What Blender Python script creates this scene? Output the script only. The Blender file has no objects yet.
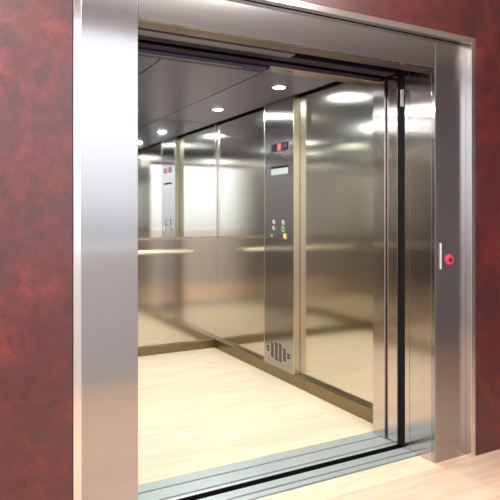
import bpy, bmesh, math
from mathutils import Vector, Matrix

# ------------------------------------------------------------------ camera, world, lights
scene = bpy.context.scene
COL = scene.collection
PI = math.pi

cam_data = bpy.data.cameras.new('camera')
cam = bpy.data.objects.new('camera', cam_data)
COL.objects.link(cam)
cam.location = (0.0, 0.0, 1.31)
cam.rotation_euler = (PI / 2, 0, -math.radians(28.3))
cam_data.sensor_width = 36.0
cam_data.lens = 36.0 * 570 / 500
cam_data.shift_y = -(250 - 217) / 500
cam_data.clip_start = 0.01
scene.camera = cam

scene.view_settings.view_transform = 'Standard'
scene.view_settings.look = 'None'
scene.view_settings.gamma = 1.0
scene.view_settings.use_curve_mapping = False
scene.view_settings.exposure = 0.0

world = bpy.data.worlds.new('World')
scene.world = world
world.use_nodes = True
wn, wl = world.node_tree.nodes, world.node_tree.links
wn.clear()
w_out = wn.new('ShaderNodeOutputWorld')
w_bg = wn.new('ShaderNodeBackground')
w_tc = wn.new('ShaderNodeTexCoord')
w_sep = wn.new('ShaderNodeSeparateXYZ')
w_ramp = wn.new('ShaderNodeValToRGB')
w_map = wn.new('ShaderNodeMapRange')
w_map.inputs['From Min'].default_value = -0.2
w_map.inputs['From Max'].default_value = 0.6
wl.new(w_tc.outputs['Generated'], w_sep.inputs[0])
wl.new(w_sep.outputs['Z'], w_map.inputs['Value'])
wl.new(w_map.outputs[0], w_ramp.inputs[0])
wl.new(w_ramp.outputs[0], w_bg.inputs[0])
wl.new(w_bg.outputs[0], w_out.inputs[0])
cr = w_ramp.color_ramp
cr.elements[0].position = 0.0
cr.elements[0].color = (0.20, 0.20, 0.21, 1)
cr.elements[1].position = 1.0
cr.elements[1].color = (0.95, 0.98, 1.05, 1)
e = cr.elements.new(0.22); e.color = (0.42, 0.42, 0.43, 1)
e = cr.elements.new(0.27); e.color = (0.62, 0.62, 0.64, 1)
e = cr.elements.new(0.42); e.color = (0.93, 0.94, 0.98, 1)
w_bg.inputs[1].default_value = 2.7


def area(name, loc, size, power, color, rot=(0, 0, 0), size_y=None, shape=None):
    d = bpy.data.lights.new(name, 'AREA')
    d.energy = power
    d.color = color
    d.size = size
    if size_y:
        d.shape = 'RECTANGLE'
        d.size_y = size_y
    if shape:
        d.shape = shape
    o = bpy.data.objects.new(name, d)
    o.location = loc
    o.rotation_euler = rot
    COL.objects.link(o)
    return o


# unseen fill lights added under the landing ceiling to brighten it
for lx in (-0.3, 1.7):
    area('landing_fill', (lx, 0.95, 2.93), 1.2, 70, (1.0, 0.94, 0.90), size_y=0.3)

# ------------------------------------------------------------------ materials
def new_mat(name):
    m = bpy.data.materials.new(name)
    m.use_nodes = True
    nt = m.node_tree
    b = nt.nodes['Principled BSDF']
    return m, nt, b


def plain(name, color, rough=0.5, metal=0.0, spec=0.5, bump=0.0, bscale=60.0):
    m, nt, b = new_mat(name)
    tc = nt.nodes.new('ShaderNodeTexCoord')
    nz = nt.nodes.new('ShaderNodeTexNoise')
    nz.inputs['Scale'].default_value = bscale
    nz.inputs['Detail'].default_value = 3
    nt.links.new(tc.outputs['Object'], nz.inputs['Vector'])
    mr = nt.nodes.new('ShaderNodeMapRange')
    mr.inputs['To Min'].default_value = max(rough - 0.03, 0.0)
    mr.inputs['To Max'].default_value = rough + 0.03
    nt.links.new(nz.outputs['Fac'], mr.inputs['Value'])
    nt.links.new(mr.outputs[0], b.inputs['Roughness'])
    b.inputs['Base Color'].default_value = (*color, 1)
    b.inputs['Metallic'].default_value = metal
    b.inputs['Specular IOR Level'].default_value = spec
    if bump:
        bp = nt.nodes.new('ShaderNodeBump')
        bp.inputs['Strength'].default_value = bump
        bp.inputs['Distance'].default_value = 0.002
        nt.links.new(nz.outputs['Fac'], bp.inputs['Height'])
        nt.links.new(bp.outputs[0], b.inputs['Normal'])
    return m


def steel(name, color, rough=0.22, aniso=0.6, streak=0.06):
    """brushed stainless steel, grain running up and down"""
    m, nt, b = new_mat(name)
    tc = nt.nodes.new('ShaderNodeTexCoord')
    mp = nt.nodes.new('ShaderNodeMapping')
    mp.inputs['Scale'].default_value = (90, 90, 0.8)
    nz = nt.nodes.new('ShaderNodeTexNoise')
    nz.inputs['Scale'].default_value = 1.0
    nz.inputs['Detail'].default_value = 4
    nt.links.new(tc.outputs['Object'], mp.inputs[0])
    nt.links.new(mp.outputs[0], nz.inputs['Vector'])
    mr = nt.nodes.new('ShaderNodeMapRange')
    mr.inputs['From Min'].default_value = 0.3
    mr.inputs['From Max'].default_value = 0.7
    mr.inputs['To Min'].default_value = 1 - streak
    mr.inputs['To Max'].default_value = 1.0
    nt.links.new(nz.outputs['Fac'], mr.inputs['Value'])
    mx = nt.nodes.new('ShaderNodeMix')
    mx.data_type = 'RGBA'
    mx.blend_type = 'MULTIPLY'
    mx.inputs['Factor'].default_value = 1.0
    mx.inputs['A'].default_value = (*color, 1)
    nt.links.new(mr.outputs[0], mx.inputs['B'])
    nt.links.new(mx.outputs['Result'], b.inputs['Base Color'])
    b.inputs['Metallic'].default_value = 1.0
    b.inputs['Roughness'].default_value = rough
    b.inputs['Anisotropic'].default_value = aniso
    tg = nt.nodes.new('ShaderNodeTangent')
    tg.direction_type = 'RADIAL'
    tg.axis = 'Z'
    nt.links.new(tg.outputs[0], b.inputs['Tangent'])
    return m


def red_laminate():
    m, nt, b = new_mat('red_laminate')
    N, L = nt.nodes, nt.links
    tc = N.new('ShaderNodeTexCoord')
    n1 = N.new('ShaderNodeTexNoise')
    n1.inputs['Scale'].default_value = 4.2
    n1.inputs['Detail'].default_value = 9
    n1.inputs['Roughness'].default_value = 0.68
    n1.inputs['Distortion'].default_value = 0.6
    L.new(tc.outputs['Object'], n1.inputs['Vector'])
    r1 = N.new('ShaderNodeValToRGB')
    els = r1.color_ramp.elements
    els[0].position = 0.30; els[0].color = (0.045, 0.009, 0.013, 1)
    els[1].position = 0.72; els[1].color = (0.17, 0.026, 0.012, 1)
    q = els.new(0.5); q.color = (0.072, 0.009, 0.012, 1)
    q = els.new(0.6); q.color = (0.105, 0.012, 0.012, 1)
    L.new(n1.outputs['Fac'], r1.inputs[0])
    n2 = N.new('ShaderNodeTexNoise')
    n2.inputs['Scale'].default_value = 26
    n2.inputs['Detail'].default_value = 8
    n2.inputs['Roughness'].default_value = 0.7
    L.new(tc.outputs['Object'], n2.inputs['Vector'])
    r2 = N.new('ShaderNodeValToRGB')
    r2.color_ramp.elements[0].position = 0.35
    r2.color_ramp.elements[0].color = (0.72, 0.72, 0.75, 1)
    r2.color_ramp.elements[1].position = 0.68
    r2.color_ramp.elements[1].color = (1.5, 1.4, 1.3, 1)
    L.new(n2.outputs['Fac'], r2.inputs[0])
    mx = N.new('ShaderNodeMix'); mx.data_type = 'RGBA'; mx.blend_type = 'MULTIPLY'
    mx.inputs['Factor'].default_value = 1.0
    L.new(r1.outputs[0], mx.inputs['A'])
    L.new(r2.outputs[0], mx.inputs['B'])
    L.new(mx.outputs['Result'], b.inputs['Base Color'])
    mr = N.new('ShaderNodeMapRange')
    mr.inputs['To Min'].default_value = 0.28
    mr.inputs['To Max'].default_value = 0.5
    L.new(n2.outputs['Fac'], mr.inputs['Value'])
    L.new(mr.outputs[0], b.inputs['Roughness'])
    bp = N.new('ShaderNodeBump')
    bp.inputs['Strength'].default_value = 0.25
    bp.inputs['Distance'].default_value = 0.002
    L.new(n2.outputs['Fac'], bp.inputs['Height'])
    L.new(bp.outputs[0], b.inputs['Normal'])
    b.inputs['Specular IOR Level'].default_value = 0.6
    b.inputs['Coat Weight'].default_value = 0.4
    b.inputs['Coat Roughness'].default_value = 0.30
    return m


def wood_floor(name, c_dark, c_mid, c_light, plank=0.19, rough=0.32, spec=0.4):
    """pale planks running left to right with faint joints"""
    m, nt, b = new_mat(name)
    N, L = nt.nodes, nt.links
    tc = N.new('ShaderNodeTexCoord')
    br = N.new('ShaderNodeTexBrick')
    br.inputs['Scale'].default_value = 1.0
    br.inputs['Brick Width'].default_value = 1.25
    br.inputs['Row Height'].default_value = plank
    br.inputs['Mortar Size'].default_value = 0.0012
    br.inputs['Color1'].default_value = (0.80, 0.80, 0.80, 1)
    br.inputs['Color2'].default_value = (1, 1, 1, 1)
    br.inputs['Mortar'].default_value = (0.72, 0.68, 0.62, 1)
    L.new(tc.outputs['Object'], br.inputs['Vector'])
    mp = N.new('ShaderNodeMapping')
    mp.inputs['Scale'].default_value = (1.5, 14, 1)
    L.new(tc.outputs['Object'], mp.inputs[0])
    nz = N.new('ShaderNodeTexNoise')
    nz.inputs['Scale'].default_value = 1.6
    nz.inputs['Detail'].default_value = 7
    nz.inputs['Roughness'].default_value = 0.6
    nz.inputs['Distortion'].default_value = 0.5
    L.new(mp.outputs[0], nz.inputs['Vector'])
    r = N.new('ShaderNodeValToRGB')
    els = r.color_ramp.elements
    els[0].position = 0.3; els[0].color = (*c_dark, 1)
    els[1].position = 0.72; els[1].color = (*c_light, 1)
    q = els.new(0.5); q.color = (*c_mid, 1)
    L.new(nz.outputs['Fac'], r.inputs[0])
    mx = N.new('ShaderNodeMix'); mx.data_type = 'RGBA'; mx.blend_type = 'MULTIPLY'
    mx.inputs['Factor'].default_value = 0.45
    L.new(r.outputs[0], mx.inputs['A'])
    L.new(br.outputs['Color'], mx.inputs['B'])
    L.new(mx.outputs['Result'], b.inputs['Base Color'])
    b.inputs['Roughness'].default_value = rough
    b.inputs['Specular IOR Level'].default_value = spec
    return m


def emit(name, color, strength):
    m, nt, b = new_mat(name)
    b.inputs['Base Color'].default_value = (*color, 1)
    b.inputs['Emission Color'].default_value = (*color, 1)
    b.inputs['Emission Strength'].default_value = strength
    return m


M_POST = steel('brushed_steel_portal', (0.43, 0.422, 0.432), 0.17, 0.9, 0.02)
M_JAMB = steel('brushed_steel_jamb', (0.62, 0.55, 0.53), 0.155, 0.96, 0.04)
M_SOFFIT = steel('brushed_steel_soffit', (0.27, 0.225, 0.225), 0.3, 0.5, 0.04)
M_CAR = steel('brushed_steel_car', (0.68, 0.655, 0.585), 0.12, 0.7, 0.02)
M_COP = steel('brushed_steel_panel', (0.38, 0.372, 0.37), 0.17, 0.85, 0.02)
M_EDGE = steel('satin_edge_steel', (0.62, 0.55, 0.42), 0.26, 0.3, 0.04)
M_TRIM = steel('polished_trim_steel', (0.80, 0.78, 0.77), 0.14, 0.4, 0.02)
M_RAIL = steel('satin_handrail_steel', (0.90, 0.82, 0.66), 0.38, 0.2, 0.02)
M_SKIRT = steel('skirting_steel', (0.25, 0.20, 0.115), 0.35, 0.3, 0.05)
M_MIRROR = plain('mirror_glass', (0.90, 0.94, 0.93), 0.03, 1.0)
M_RED = red_laminate()
M_WHITE = plain('white_paint', (0.84, 0.83, 0.83), 0.8, bump=0.05)
M_COOLWALL = plain('cool_grey_paint', (0.66, 0.70, 0.76), 0.8, bump=0.05)
M_GREYWALL = plain('grey_paint', (0.42, 0.41, 0.40), 0.8, bump=0.05)
M_CEIL = plain('dark_ceiling_lacquer', (0.095, 0.094, 0.132), 0.30)
M_DARK = plain('dark_shaft', (0.010, 0.010, 0.012), 0.9)
M_BLACK = plain('rubber_and_gap_black', (0.004, 0.004, 0.0045), 0.7, spec=0.15)  # rubber, slots and the painted dark of the gaps
M_NAVY = plain('dark_blue_rail', (0.012, 0.010, 0.055), 0.45, spec=0.35)
M_BEAM = plain('dark_beam', (0.006, 0.005, 0.018), 0.5, spec=0.3)
M_GREYRAIL = plain('grey_rail_metal', (0.20, 0.19, 0.23), 0.35, metal=0.7)
M_ALU = plain('ribbed_aluminium', (0.56, 0.61, 0.60), 0.38, metal=0.7, bscale=25)
M_FLOOR = wood_floor('landing_floor_wood', (0.60, 0.41, 0.28), (0.71, 0.51, 0.37), (0.79, 0.60, 0.46), 0.30, 0.35)
M_CARFLOOR = wood_floor('car_floor_wood', (0.63, 0.48, 0.33), (0.69, 0.555, 0.395), (0.74, 0.61, 0.45), 0.16, 0.40)
M_THRESH = wood_floor('threshold_wood', (0.66, 0.50, 0.34), (0.74, 0.58, 0.40), (0.80, 0.64, 0.46), 0.30, 0.35)
M_LAMP = emit('lamp_glow', (1.0, 0.98, 0.94), 30)
M_RED_LED = emit('red_led', (1.0, 0.03, 0.05), 2.2)
M_DIM_LED = emit('dim_red_led', (0.06, 0.002, 0.005), 0.15)
M_RED_RING = emit('red_ring_light', (0.60, 0.03, 0.07), 0.35)
M_DISPLAY = plain('black_display_glass', (0.012, 0.010, 0.016), 0.12)
M_PLATE = plain('white_plate', (0.36, 0.38, 0.38), 0.4)
M_CHROME = plain('chrome_button', (0.80, 0.80, 0.80), 0.12, metal=1.0)
M_GREEN = plain('green_button', (0.05, 0.50, 0.16), 0.3)
M_YELLOW = plain('yellow_button', (0.80, 0.62, 0.06), 0.3)
M_DKBUT = plain('dark_button_core', (0.03, 0.03, 0.03), 0.3)
M_BARWHITE = plain('pale_strip', (0.60, 0.56, 0.55), 0.35)

# ------------------------------------------------------------------ helpers
def abox(bm, x0, x1, y0, y1, z0, z1, bev=0.0):
    t = bmesh.new()
    bmesh.ops.create_cube(t, size=1.0)
    for v in t.verts:
        v.co = Vector(((x0 + x1) / 2 + v.co.x * (x1 - x0), (y0 + y1) / 2 + v.co.y * (y1 - y0), (z0 + z1) / 2 + v.co.z * (z1 - z0)))
    if bev:
        bmesh.ops.bevel(t, geom=t.edges[:], offset=bev, segments=2, profile=0.5, affect='EDGES')
    tmp = bpy.data.meshes.new('t')
    t.to_mesh(tmp); t.free()
    bm.from_mesh(tmp)
    bpy.data.meshes.remove(tmp)


def lathe(bm, prof, centre, axis='Z', seg=32):
    """prof: (radius, height) pairs turned about the axis through centre"""
    rows = []
    for r, h in prof:
        row = []
        for k in range(seg):
            a = 2 * PI * k / seg
            p = Vector((r * math.cos(a), r * math.sin(a), h))
            if axis == '-X':
                p = Vector((-p.z, p.x, p.y))
            elif axis == '-Y':
                p = Vector((p.x, -p.z, p.y))
            elif axis == 'X':
                p = Vector((p.z, p.y, p.x))
            row.append(bm.verts.new(Vector(centre) + p))
        rows.append(row)
    for i in range(len(rows) - 1):
        for k in range(seg):
            k2 = (k + 1) % seg
            bm.faces.new((rows[i][k], rows[i][k2], rows[i + 1][k2], rows[i + 1][k]))
    bm.faces.new(rows[0][::-1])
    bm.faces.new(rows[-1])
    bmesh.ops.recalc_face_normals(bm, faces=bm.faces[:])


def prism(bm, pts, ext, axis='X', a0=0, a1=1):
    """closed outline swept along an axis; pts are the two other coordinates"""
    def mk(u, v, a):
        return {'X': Vector((a, u, v)), 'Y': Vector((u, a, v)), 'Z': Vector((u, v, a))}[axis]
    A = [bm.verts.new(mk(u, v, a0)) for u, v in pts]
    B = [bm.verts.new(mk(u, v, a1)) for u, v in pts]
    n = len(pts)
    for i in range(n):
        j = (i + 1) % n
        bm.faces.new((A[i], A[j], B[j], B[i]))
    bm.faces.new(A[::-1]); bm.faces.new(B)
    bmesh.ops.recalc_face_normals(bm, faces=bm.faces[:])


def obj(name, bm, mat, parent=None, smooth=False, label=None):
    """one mesh object; its origin sits at the middle of its base"""
    xs = [v.co.x for v in bm.verts]; ys = [v.co.y for v in bm.verts]; zs = [v.co.z for v in bm.verts]
    o0 = Vector(((min(xs) + max(xs)) / 2, (min(ys) + max(ys)) / 2, min(zs)))
    for v in bm.verts:
        v.co -= o0
    me = bpy.data.meshes.new(name)
    bm.to_mesh(me); bm.free()
    me.materials.append(mat)
    if smooth:
        for p in me.polygons:
            p.use_smooth = True
        try:
            me.set_sharp_from_angle(angle=math.radians(35))
        except Exception:
            pass
    o = bpy.data.objects.new(name, me)
    COL.objects.link(o)
    if parent is not None:
        o.parent = parent
        o.location = o0 - world_loc(parent)
    else:
        o.location = o0
    if label:
        o['label'] = label
    return o


def world_loc(o):
    p = Vector(o.location)
    while o.parent is not None:
        o = o.parent
        p += Vector(o.location)
    return p


def box(name, dims, mat, parent=None, bev=0.0, label=None):
    bm = bmesh.new()
    abox(bm, *dims, bev)
    return obj(name, bm, mat, parent, label=label)


def struct(o):
    o['kind'] = 'structure'
    return o


def thing(name, label, cat, loc, group=None):
    o = bpy.data.objects.new(name, None)
    o.empty_display_size = 0.05
    COL.objects.link(o)
    o.location = loc
    o['label'] = label
    o['category'] = cat
    o['kind'] = 'thing'
    if group:
        o['group'] = group
    return o


def tag(o, label, cat, group=None):
    o['label'] = label
    o['category'] = cat
    o['kind'] = 'thing'
    if group:
        o['group'] = group
    return o


# ------------------------------------------------------------------ dimensions
WY = 2.165            # face of the red wall
PY = 2.200            # face of the steel portal panels
XL, XR = 0.681, 2.301 # clear opening
ZT = 2.10             # opening head
FL, FR = 0.423, 2.566 # outer trim
FT = 2.288
CXL, CXR = 0.49, 2.44 # inside faces of the car walls
CYF, CYB = 2.685, 5.235
CZ = 2.25
LZ = 2.95             # landing ceiling

# ------------------------------------------------------------------ the landing
bm = bmesh.new()
abox(bm, -2.6, 6.0, -0.2, 2.156, -0.25, 0.0)
abox(bm, -2.6, XL - 0.001, 2.156, WY + 0.07, -0.25, 0.0)
abox(bm, XR + 0.001, 6.0, 2.156, WY + 0.07, -0.25, 0.0)
struct(obj('floor', bm, M_FLOOR))
struct(box('trim_1', (XL, XR, 2.157, 2.312, -0.25, 0.0), M_THRESH))
struct(box('ceiling', (-2.6, 6.0, -0.2, 2.40, LZ, LZ + 0.1), M_WHITE))
# red wall around the portal, with one vertical panel joint above the portal's right corner
bm = bmesh.new()
JX = 2.553
abox(bm, -2.6, FL - 0.002, WY, WY + 0.2, 0, LZ)
abox(bm, FR + 0.002, 6.0, WY, WY + 0.2, 0, FT + 0.002)
abox(bm, JX + 0.002, 6.0, WY, WY + 0.2, FT + 0.002, LZ)
abox(bm, FL - 0.002, JX - 0.001, WY, WY + 0.2, FT + 0.002, LZ)
abox(bm, FL - 0.002, XL - 0.03, WY + 0.07, WY + 0.2, -0.25, FT + 0.002)
abox(bm, XR + 0.03, FR + 0.002, WY + 0.07, WY + 0.2, -0.25, FT + 0.002)
abox(bm, XL - 0.03, XR + 0.03, WY + 0.07, WY + 0.14, ZT + 0.03, FT + 0.002)
abox(bm, JX - 0.001, JX + 0.002, WY + 0.0025, WY + 0.2, FT + 0.002, LZ)
struct(obj('wall_back', bm, M_RED))
struct(box('wall_left', (-2.7, -2.6, -0.2, 2.4, -0.25, LZ), M_WHITE))
struct(box('wall_right', (6.0, 6.1, -0.2, 2.4, -0.25, LZ), M_GREYWALL))
# wall behind the camera with one wide window
WX0, WX1, WZ0, WZ1 = -0.75, 2.3, 1.05, 2.84
bm = bmesh.new()
abox(bm, -2.6, WX0, -0.2, -0.05, 0, LZ)
abox(bm, WX1, 6.0, -0.2, -0.05, 0, LZ)
abox(bm, WX0, WX1, -0.2, -0.05, 0, WZ0)
abox(bm, WX0, WX1, -0.2, -0.05, WZ1, LZ)
struct(obj('wall_front', bm, M_COOLWALL))
bm = bmesh.new()
for a, b_ in ((WX0, WX0 + 0.05), (WX1 - 0.05, WX1)):
    abox(bm, a, b_, -0.17, -0.10, WZ0, WZ1)
abox(bm, WX0 + 0.05, WX1 - 0.05, -0.17, -0.10, WZ0, WZ0 + 0.05)
abox(bm, WX0 + 0.05, WX1 - 0.05, -0.17, -0.10, WZ1 - 0.05, WZ1)
struct(obj('window_1', bm, M_WHITE))

# ------------------------------------------------------------------ the shaft around the car
bm = bmesh.new()
abox(bm, -1.3, -1.2, 2.375, 5.6, -1.2, 3.0)
abox(bm, 3.9, 4.0, 2.375, 5.6, -1.2, 3.0)
abox(bm, -1.2, 3.9, 5.5, 5.6, -1.2, 3.0)
abox(bm, -1.3, 4.0, 2.25, 5.6, 3.06, 3.15)
abox(bm, -1.3, 4.0, 2.25, 5.6, -1.3, -1.2)
abox(bm, -1.3, 4.0, 2.25, 2.312, -1.2, -0.26)
struct(obj('wall_shaft', bm, M_DARK))

# ------------------------------------------------------------------ steel portal
pt = thing('door_portal', 'wide brushed stainless steel surround framing the elevator opening in the dark red wall', 'door frame', ((XL + XR) / 2, PY, 0))
box('post', (FL + 0.034, XL, PY, PY + 0.025, 0, FT - 0.034), M_POST, pt, 0.002)
box('post', (XR, FR - 0.0315, PY, PY + 0.025, 0, FT - 0.034), M_POST, pt, 0.002)
box('header_panel', (XL + 0.0015, XR - 0.0015, PY, PY + 0.025, ZT, FT - 0.034), M_POST, pt, 0.001)
# outer trim moulding: stepped profile, mitred as three bars
def trim_bar(x0, x1, z0, z1, inner):
    bm = bmesh.new()
    abox(bm, x0, x1, WY - 0.004, WY + 0.058, z0, z1, 0.002)
    return bm
obj('trim_moulding', trim_bar(FL, FL + 0.031, 0, FT, 1), M_TRIM, pt)
obj('trim_moulding', trim_bar(FR - 0.031, FR, 0, FT, -1), M_TRIM, pt)
obj('trim_moulding', trim_bar(FL + 0.031, FR - 0.031, FT - 0.031, FT, 0), M_TRIM, pt)
# returns into the opening
box('jamb_lining', (XL - 0.02, XL, PY + 0.025, 2.385, 0.0015, ZT), M_JAMB, pt, 0.001)
box('jamb_lining', (XR, XR + 0.02, PY + 0.025, 2.385, 0.0015, ZT), M_JAMB, pt, 0.001)
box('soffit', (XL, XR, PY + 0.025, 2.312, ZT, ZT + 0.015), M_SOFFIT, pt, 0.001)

# ------------------------------------------------------------------ call panel on the right post
cp = thing('call_panel', 'narrow landing call panel with pale strip and round red lit button on right steel post', 'call button', (2.39, PY, 1.02))
box('faceplate', (2.333, 2.455, PY - 0.0024, PY - 0.0002, 1.02, 1.185), M_POST, cp, 0.0008)
box('pale_strip', (2.333, 2.345, PY - 0.005, PY - 0.0015, 1.032, 1.171), M_BARWHITE, cp, 0.001, label='pale vertical strip')
bm = bmesh.new()
lathe(bm, [(0.010, 0.001), (0.010, 0.010), (0.013, 0.013), (0.024, 0.012), (0.028, 0.006), (0.028, 0.001)], (2.402, PY, 1.08), '-Y', 36)
bt = obj('button', bm, M_RED_RING, cp, True, label='red lit ring button')
bm = bmesh.new()
lathe(bm, [(0.0125, 0.002), (0.0125, 0.0145), (0.008, 0.016)], (2.402, PY, 1.08), '-Y', 28)
obj('button_core', bm, M_DKBUT, bt, True)

# ------------------------------------------------------------------ sills
def sill(name, label, y0, y1, grooves, x0, x1, gw=0.014):
    """grooved aluminium extrusion, one outline swept along the opening"""
    pts = [(y0, -0.06), (y0, -0.002), (y0 + 0.002, 0.0)]
    for g in grooves:
        pts += [(g - gw / 2, 0.0), (g - gw / 2, -0.022), (g + gw / 2, -0.022), (g + gw / 2, 0.0)]
    pts += [(y1 - 0.002, 0.0), (y1, -0.002), (y1, -0.06)]
    bm = bmesh.new()
    A = [bm.verts.new((x0, u, v)) for u, v in pts]
    B = [bm.verts.new((x1, u, v)) for u, v in pts]
    n = len(pts)
    for i in range(n):
        j = (i + 1) % n
        bm.faces.new((A[i], B[i], B[j], A[j]))
    fa = bm.faces.new(A); fb = bm.faces.new(B[::-1])
    bmesh.ops.triangulate(bm, faces=[fa, fb])
    bmesh.ops.recalc_face_normals(bm, faces=bm.faces[:])
    # fine anti-slip ribs between the grooves
    edges = [y0] + list(grooves) + [y1]
    for a, b_ in zip(edges[:-1], edges[1:]):
        n = int((b_ - a - 0.02) / 0.008)
        for k in range(n):
            yy = a + 0.012 + k * (b_ - a - 0.024) / max(n - 1, 1)
            abox(bm, x0, x1, yy - 0.0015, yy + 0.0015, -0.001, 0.0012)
    o = obj(name, bm, M_ALU)
    return tag(o, label, 'sill')


ls = sill('door_sill', 'grooved aluminium sill on the landing side of the black gap', 2.314, 2.443, [2.323, 2.375], XL - 0.02, XR + 0.02)
cs = sill('door_sill', 'grooved aluminium sill edging the car floor behind the black gap', 2.492, 2.708, [2.522, 2.627], CXL, CXR)

box('gap_shade', (CXL, CXR, 2.486, 2.4915, -0.16, -0.0005), M_BLACK, cs)  # black sheet added to paint the shade between the sills
box('gap_shade', (XL - 0.02, XR + 0.02, 2.4435, 2.446, -0.16, -0.001), M_BLACK, ls)  # same painted shade on the landing side of the gap
# ------------------------------------------------------------------ retracted door leaves
def leaf(name, label, x0, x1, y0, y1, side, group):
    t = thing(name, label, 'elevator door', ((x0 + x1) / 2, (y0 + y1) / 2, 0.006), group)
    box('leaf_panel', (x0, x1, y0, y1, 0.006, 2.14), M_JAMB, t, 0.002)
    ex = x0 if side > 0 else x1
    for k in (0.25, 0.75):
        cx_ = x0 + (x1 - x0) * k
        box('guide_shoe', (cx_ - 0.03, cx_ + 0.03, (y0 + y1) / 2 - 0.0025, (y0 + y1) / 2 + 0.0025, 0.0025, 0.006), M_BLACK, t)
        box('hanger_plate', (cx_ - 0.05, cx_ + 0.05, (y0 + y1) / 2 - 0.004, (y0 + y1) / 2 + 0.004, 2.14, 2.19), M_GREYRAIL, t)
    return t


L1 = leaf('elevator_door', 'steel landing door leaf slid open behind the right jamb', XR + 0.003, XR + 0.80, 2.39, 2.428, 1, None)
L2 = leaf('elevator_door', 'steel landing door leaf slid open behind the left jamb', XL - 0.80, XL - 0.003, 2.39, 2.428, -1, None)
C1 = leaf('elevator_door', 'steel car door leaf slid open just right of the black gap', XR + 0.004, XR + 0.80, 2.490, 2.576, 1, None)
C2 = leaf('elevator_door', 'steel car door leaf slid open at the left of the car entrance', XL - 0.80, XL - 0.004, 2.490, 2.576, -1, None)
# black vertical strip painting shade into the gap beside the landing leaf, with the pale latch at its top
sl = thing('door_gap_shade', 'black strip painting the dark gap between landing door edge and car door, pale latch near its top', 'dark gap', (XR + 0.02, 2.46, 0.0))
box('shade_strip', (XR + 0.006, XR + 0.04, 2.430, 2.486, 0.002, 2.14), M_BLACK, sl, 0.001)
box('latch', (XR - 0.006, XR + 0.006, 2.436, 2.456, 1.94, 2.035), M_BARWHITE, sl, 0.002, label='pale metal latch')

# ------------------------------------------------------------------ door tracks over the opening
A, B = XL + 0.01, XR - 0.012
dt = thing('landing_door_track', 'dark blue track rail with short grey bar above the open landing doorway', 'door track', (1.45, 2.38, 2.10))
box('rail', (A, 1.53, 2.330, 2.362, 2.125, 2.26), M_NAVY, dt, 0.002)
box('coupler_bar', (A, 1.53, 2.366, 2.432, 2.108, 2.130), M_GREYRAIL, dt, 0.003)
box('bracket', (0.72, 0.76, 2.366, 2.372, 2.130, 2.20), M_GREYRAIL, dt, 0.001)
box('bracket', (1.36, 1.40, 2.366, 2.372, 2.130, 2.20), M_GREYRAIL, dt, 0.001)
ct = thing('car_door_track', 'dark door operator beam across the top of the car entrance', 'door track', (1.45, 2.56, 2.12))
box('beam', (A, B, 2.475, 2.560, 2.130, 2.26), M_BEAM, ct, 0.003)
box('dark_reflection', (0.695, 1.50, 2.564, 2.674, 2.086, 2.098), M_NAVY, ct, 0.001)  # navy sheet painting the dark reflection on the header's underside
box('grey_streak', (0.695, 1.36, 2.600, 2.618, 2.081, 2.0855), M_GREYRAIL, ct, 0.001)  # grey streak within that painted reflection

# ------------------------------------------------------------------ the car
struct(box('floor_car', (CXL, CXR, 2.710, CYB, -0.06, 0.0), M_CARFLOOR))
# right wall: two flush panels with a narrow joint at the control column
def side_wall(x0, x1, name):
    bm = bmesh.new()
    abox(bm, x0, x1, CYF, 3.7112, 0.0, CZ + 0.03, 0.002)
    abox(bm, x0, x1, 4.182, CYB, 0.0, CZ + 0.03, 0.002)
    abox(bm, x0 + (0.004 if x0 > 1 else 0), x1 - (0.004 if x0 < 1 else 0), 3.7112, 4.182, 0.0, CZ + 0.03)
    return struct(obj(name, bm, M_CAR))
side_wall(CXR, CXR + 0.03, 'wall_car_right')
side_wall(CXL - 0.03, CXL, 'wall_car_left')
struct(box('wall_car_back', (CXL - 0.03, CXR + 0.03, CYB, CYB + 0.03, 0, CZ + 0.03), M_CAR))
# front returns and header of the car
bm = bmesh.new()
abox(bm, 2.290, CXR + 0.03, 2.582, CYF, 0, CZ + 0.03, 0.0015)
abox(bm, CXL - 0.03, 0.692, 2.582, CYF, 0, CZ + 0.03, 0.0015)
abox(bm, 0.692, 2.290, 2.582, CYF, ZT, CZ + 0.03, 0.0015)
struct(obj('wall_car_front', bm, M_JAMB))
# ceiling of three dark panels with open joints, hung below the roof
bm = bmesh.new()
for a, b_ in ((CXL + 0.045, 1.1355), (1.1445, 1.8255), (1.8345, CXR - 0.045)):
    abox(bm, a, b_, CYF + 0.01, CYB - 0.003, CZ, CZ + 0.012, 0.001)
struct(obj('ceiling_car', bm, M_CEIL))
struct(box('ceiling_car_roof', (CXL - 0.03, CXR + 0.03, 2.582, CYB + 0.03, CZ + 0.031, CZ + 0.06), M_DARK))
# skirting
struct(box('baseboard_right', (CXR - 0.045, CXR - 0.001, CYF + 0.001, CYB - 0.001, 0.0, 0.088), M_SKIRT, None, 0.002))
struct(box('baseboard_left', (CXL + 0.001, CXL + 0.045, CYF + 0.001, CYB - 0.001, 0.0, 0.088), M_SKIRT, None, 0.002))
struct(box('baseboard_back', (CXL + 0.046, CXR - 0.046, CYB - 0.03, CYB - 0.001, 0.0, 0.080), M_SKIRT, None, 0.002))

# mirror on the upper back wall
mr = thing('wall_mirror', 'large mirror covering the upper half of the car back wall', 'mirror', ((CXL + CXR) / 2, CYB, 1.09))
box('mirror_glass', (CXL + 0.004, CXR - 0.004, CYB - 0.008, CYB - 0.001, 1.115, CZ - 0.002), M_MIRROR, mr)
box('bottom_rail', (CXL + 0.002, CXR - 0.002, CYB - 0.016, CYB - 0.001, 1.092, 1.114), M_EDGE, mr, 0.002, label='brassy bottom rail')
box('corner_strip', (CXR - 0.026, CXR - 0.001, CYB - 0.016, CYB - 0.001, 1.115, CZ - 0.002), M_TRIM, mr, 0.002, label='pale corner strip')

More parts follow.
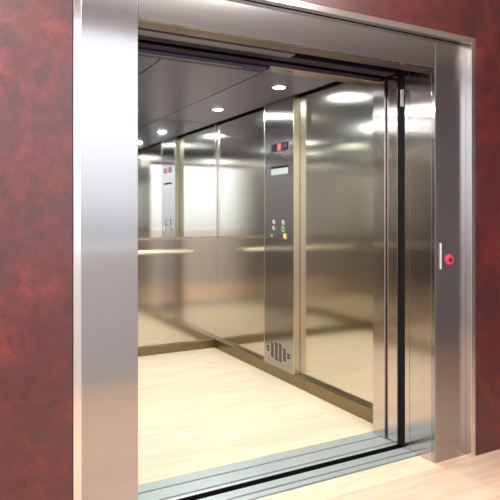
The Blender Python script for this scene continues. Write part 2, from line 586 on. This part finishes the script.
# handrail below it
hr = thing('handrail', 'short pale satin steel handrail on the car back wall below the mirror', 'handrail', (1.46, CYB, 0.95))
bm = bmesh.new()
n = 18
prof = []
HW, HH = 0.022, 0.018
for k in range(n):
    a = 2 * PI * k / n
    prof.append((HW * math.cos(a), HH * math.sin(a)))
stations = []
for s_, f in ((0, 0.25), (0.006, 0.62), (0.016, 0.86), (0.03, 1.0)):
    stations.append((0.76 + s_, f))
for s_, f in ((0.03, 1.0), (0.016, 0.86), (0.006, 0.62), (0, 0.25)):
    stations.append((2.165 - s_, f))
rows = []
for x, f in stations:
    rows.append([bm.verts.new((x, CYB - 0.075 + u * f, 0.975 + v * f)) for u, v in prof])
for i in range(len(rows) - 1):
    for k in range(n):
        k2 = (k + 1) % n
        bm.faces.new((rows[i][k], rows[i][k2], rows[i + 1][k2], rows[i + 1][k]))
bm.faces.new(rows[0][::-1]); bm.faces.new(rows[-1])
bmesh.ops.recalc_face_normals(bm, faces=bm.faces[:])
obj('rail', bm, M_RAIL, hr, True)
for x in (0.86, 1.46, 2.06):
    bm = bmesh.new()
    lathe(bm, [(0.020, 0.0), (0.020, 0.006), (0.008, 0.008), (0.008, 0.062)], (x, CYB - 0.0005, 0.972), '-Y', 20)
    obj('bracket', bm, M_TRIM, hr, True)

# ------------------------------------------------------------------ control column on the right wall
CX, CY0, CY1 = 2.385, 3.712, 4.178
op = thing('control_panel', 'full-height steel control column with red display, buttons and speaker slots on right car wall', 'control panel', (CX + 0.02, (CY0 + CY1) / 2, 0.089))
bm = bmesh.new()
abox(bm, CX, CX + 0.004, CY0 + 0.014, CY1 - 0.012, 0.090, CZ - 0.004)
obj('faceplate', bm, M_COP, op)
box('edge_strip', (CX - 0.001, CXR - 0.002, CY0, CY0 + 0.0135, 0.090, CZ - 0.004), M_EDGE, op, 0.002, label='brassy edge strip nearest the door')
box('edge_strip', (CX - 0.001, CXR - 0.002, CY1 - 0.0115, CY1, 0.090, CZ - 0.004), M_EDGE, op, 0.002, label='brassy edge strip nearest the back wall')
ds = box('display', (CX - 0.004, CX + 0.0005, 3.803, 4.055, 1.842, 1.906), M_DISPLAY, op, 0.001)
box('lit_digit', (CX - 0.0052, CX - 0.0038, 3.906, 3.948, 1.850, 1.898), M_RED_LED, ds, 0, label='red lit number one')
for y in (3.828, 3.872):
    box('dim_segment', (CX - 0.0050, CX - 0.0038, y - 0.012, y + 0.012, 1.856, 1.892), M_DIM_LED, ds, 0)
pl = box('information_plate', (CX - 0.003, CX + 0.0005, 3.802, 4.058, 1.652, 1.702), M_PLATE, op, 0.0008)
box('dark_slot', (CX - 0.004, CX + 0.0005, 3.802, 4.058, 1.7025, 1.722), M_BLACK, op, 0.0008)
def push_button(y, z, r, mat, core, lab):
    bm = bmesh.new()
    lathe(bm, [(r * 1.25, -0.001), (r * 1.25, 0.003), (r * 1.05, 0.006), (r * 0.92, 0.006)], (CX, y, z), '-X', 28)
    b1 = obj('button', bm, M_CHROME, op, True, label=lab)
    bm = bmesh.new()
    lathe(bm, [(r * 0.9, 0.002), (r * 0.9, 0.009), (r * 0.7, 0.012), (r * 0.3, 0.0125)], (CX, y, z), '-X', 28)
    c = obj('button_cap', bm, mat, b1, True)
    if core:
        bm = bmesh.new()
        lathe(bm, [(r * 0.42, 0.010), (r * 0.42, 0.0135), (r * 0.3, 0.0138)], (CX, y, z), '-X', 20)
        obj('button_core', bm, M_DKBUT, b1, True)
push_button(4.010, 1.272, 0.017, M_PLATE, False, 'upper left chrome button')
push_button(4.012, 1.222, 0.017, M_PLATE, False, 'middle left chrome button')
push_button(4.050, 1.163, 0.014, M_CHROME, True, 'lower left chrome key switch')
push_button(3.865, 1.268, 0.019, M_PLATE, False, 'upper right chrome button')
push_button(3.872, 1.214, 0.021, M_GREEN, True, 'green button')
push_button(3.838, 1.158, 0.022, M_YELLOW, False, 'yellow alarm button')
# speaker slots punched low in the faceplate: one dark slotted insert
for y, z0, z1 in ((4.11, 0.194, 0.244), (4.041, 0.159, 0.277), (3.978, 0.148, 0.289), (3.918, 0.147, 0.291), (3.854, 0.161, 0.266), (3.792, 0.194, 0.241)):
    n = max(2, round((z1 - z0) / 0.021))
    for k in range(n):
        zc = z0 + (z1 - z0) * (k + 0.5) / n
        bm = bmesh.new()
        prism(bm, [(y - 0.021, zc - 0.0095), (y + 0.021, zc - 0.0035), (y + 0.021, zc + 0.0085), (y - 0.021, zc + 0.0025)], 0, 'X', CX - 0.0008, CX + 0.001)
        obj('speaker_slot', bm, M_BLACK, op)

# ------------------------------------------------------------------ recessed downlights of the car
LPOS = [(2.14, 3.53, 'round recessed downlight glowing in dark car ceiling, nearer the door'),
        (2.11, 4.510, 'round recessed downlight glowing in dark car ceiling, nearer the mirror'),
        (0.84, 3.555, 'round recessed downlight over the left of the car, nearer the door'),
        (0.84, 4.510, 'round recessed downlight over the left of the car, nearer the mirror')]
def downlight(x, y, label):
    t = thing('downlight', label, 'ceiling light', (x, y, CZ), 'recessed downlights in the car ceiling')
    bm = bmesh.new()
    lathe(bm, [(0.043, -0.001), (0.046, -0.005), (0.056, -0.004), (0.058, 0.0)], (x, y, CZ), 'Z', 40)
    obj('bezel', bm, M_TRIM, t, True)
    bm = bmesh.new()
    lathe(bm, [(0.044, -0.0015), (0.042, -0.0065), (0.020, -0.0085)], (x, y, CZ), 'Z', 40)
    obj('lamp_face', bm, M_LAMP, t, True)
    d = bpy.data.lights.new('downlight_beam', 'AREA')
    d.shape = 'DISK'
    d.size = 0.085
    d.energy = 15.5
    d.color = (0.94, 1.0, 1.0)
    lo = bpy.data.objects.new('downlight_beam', d)
    COL.objects.link(lo)
    lo.parent = t
    lo.location = (0, 0, -0.012)
    return t
for x, y, lab in LPOS:
    downlight(x, y, lab)
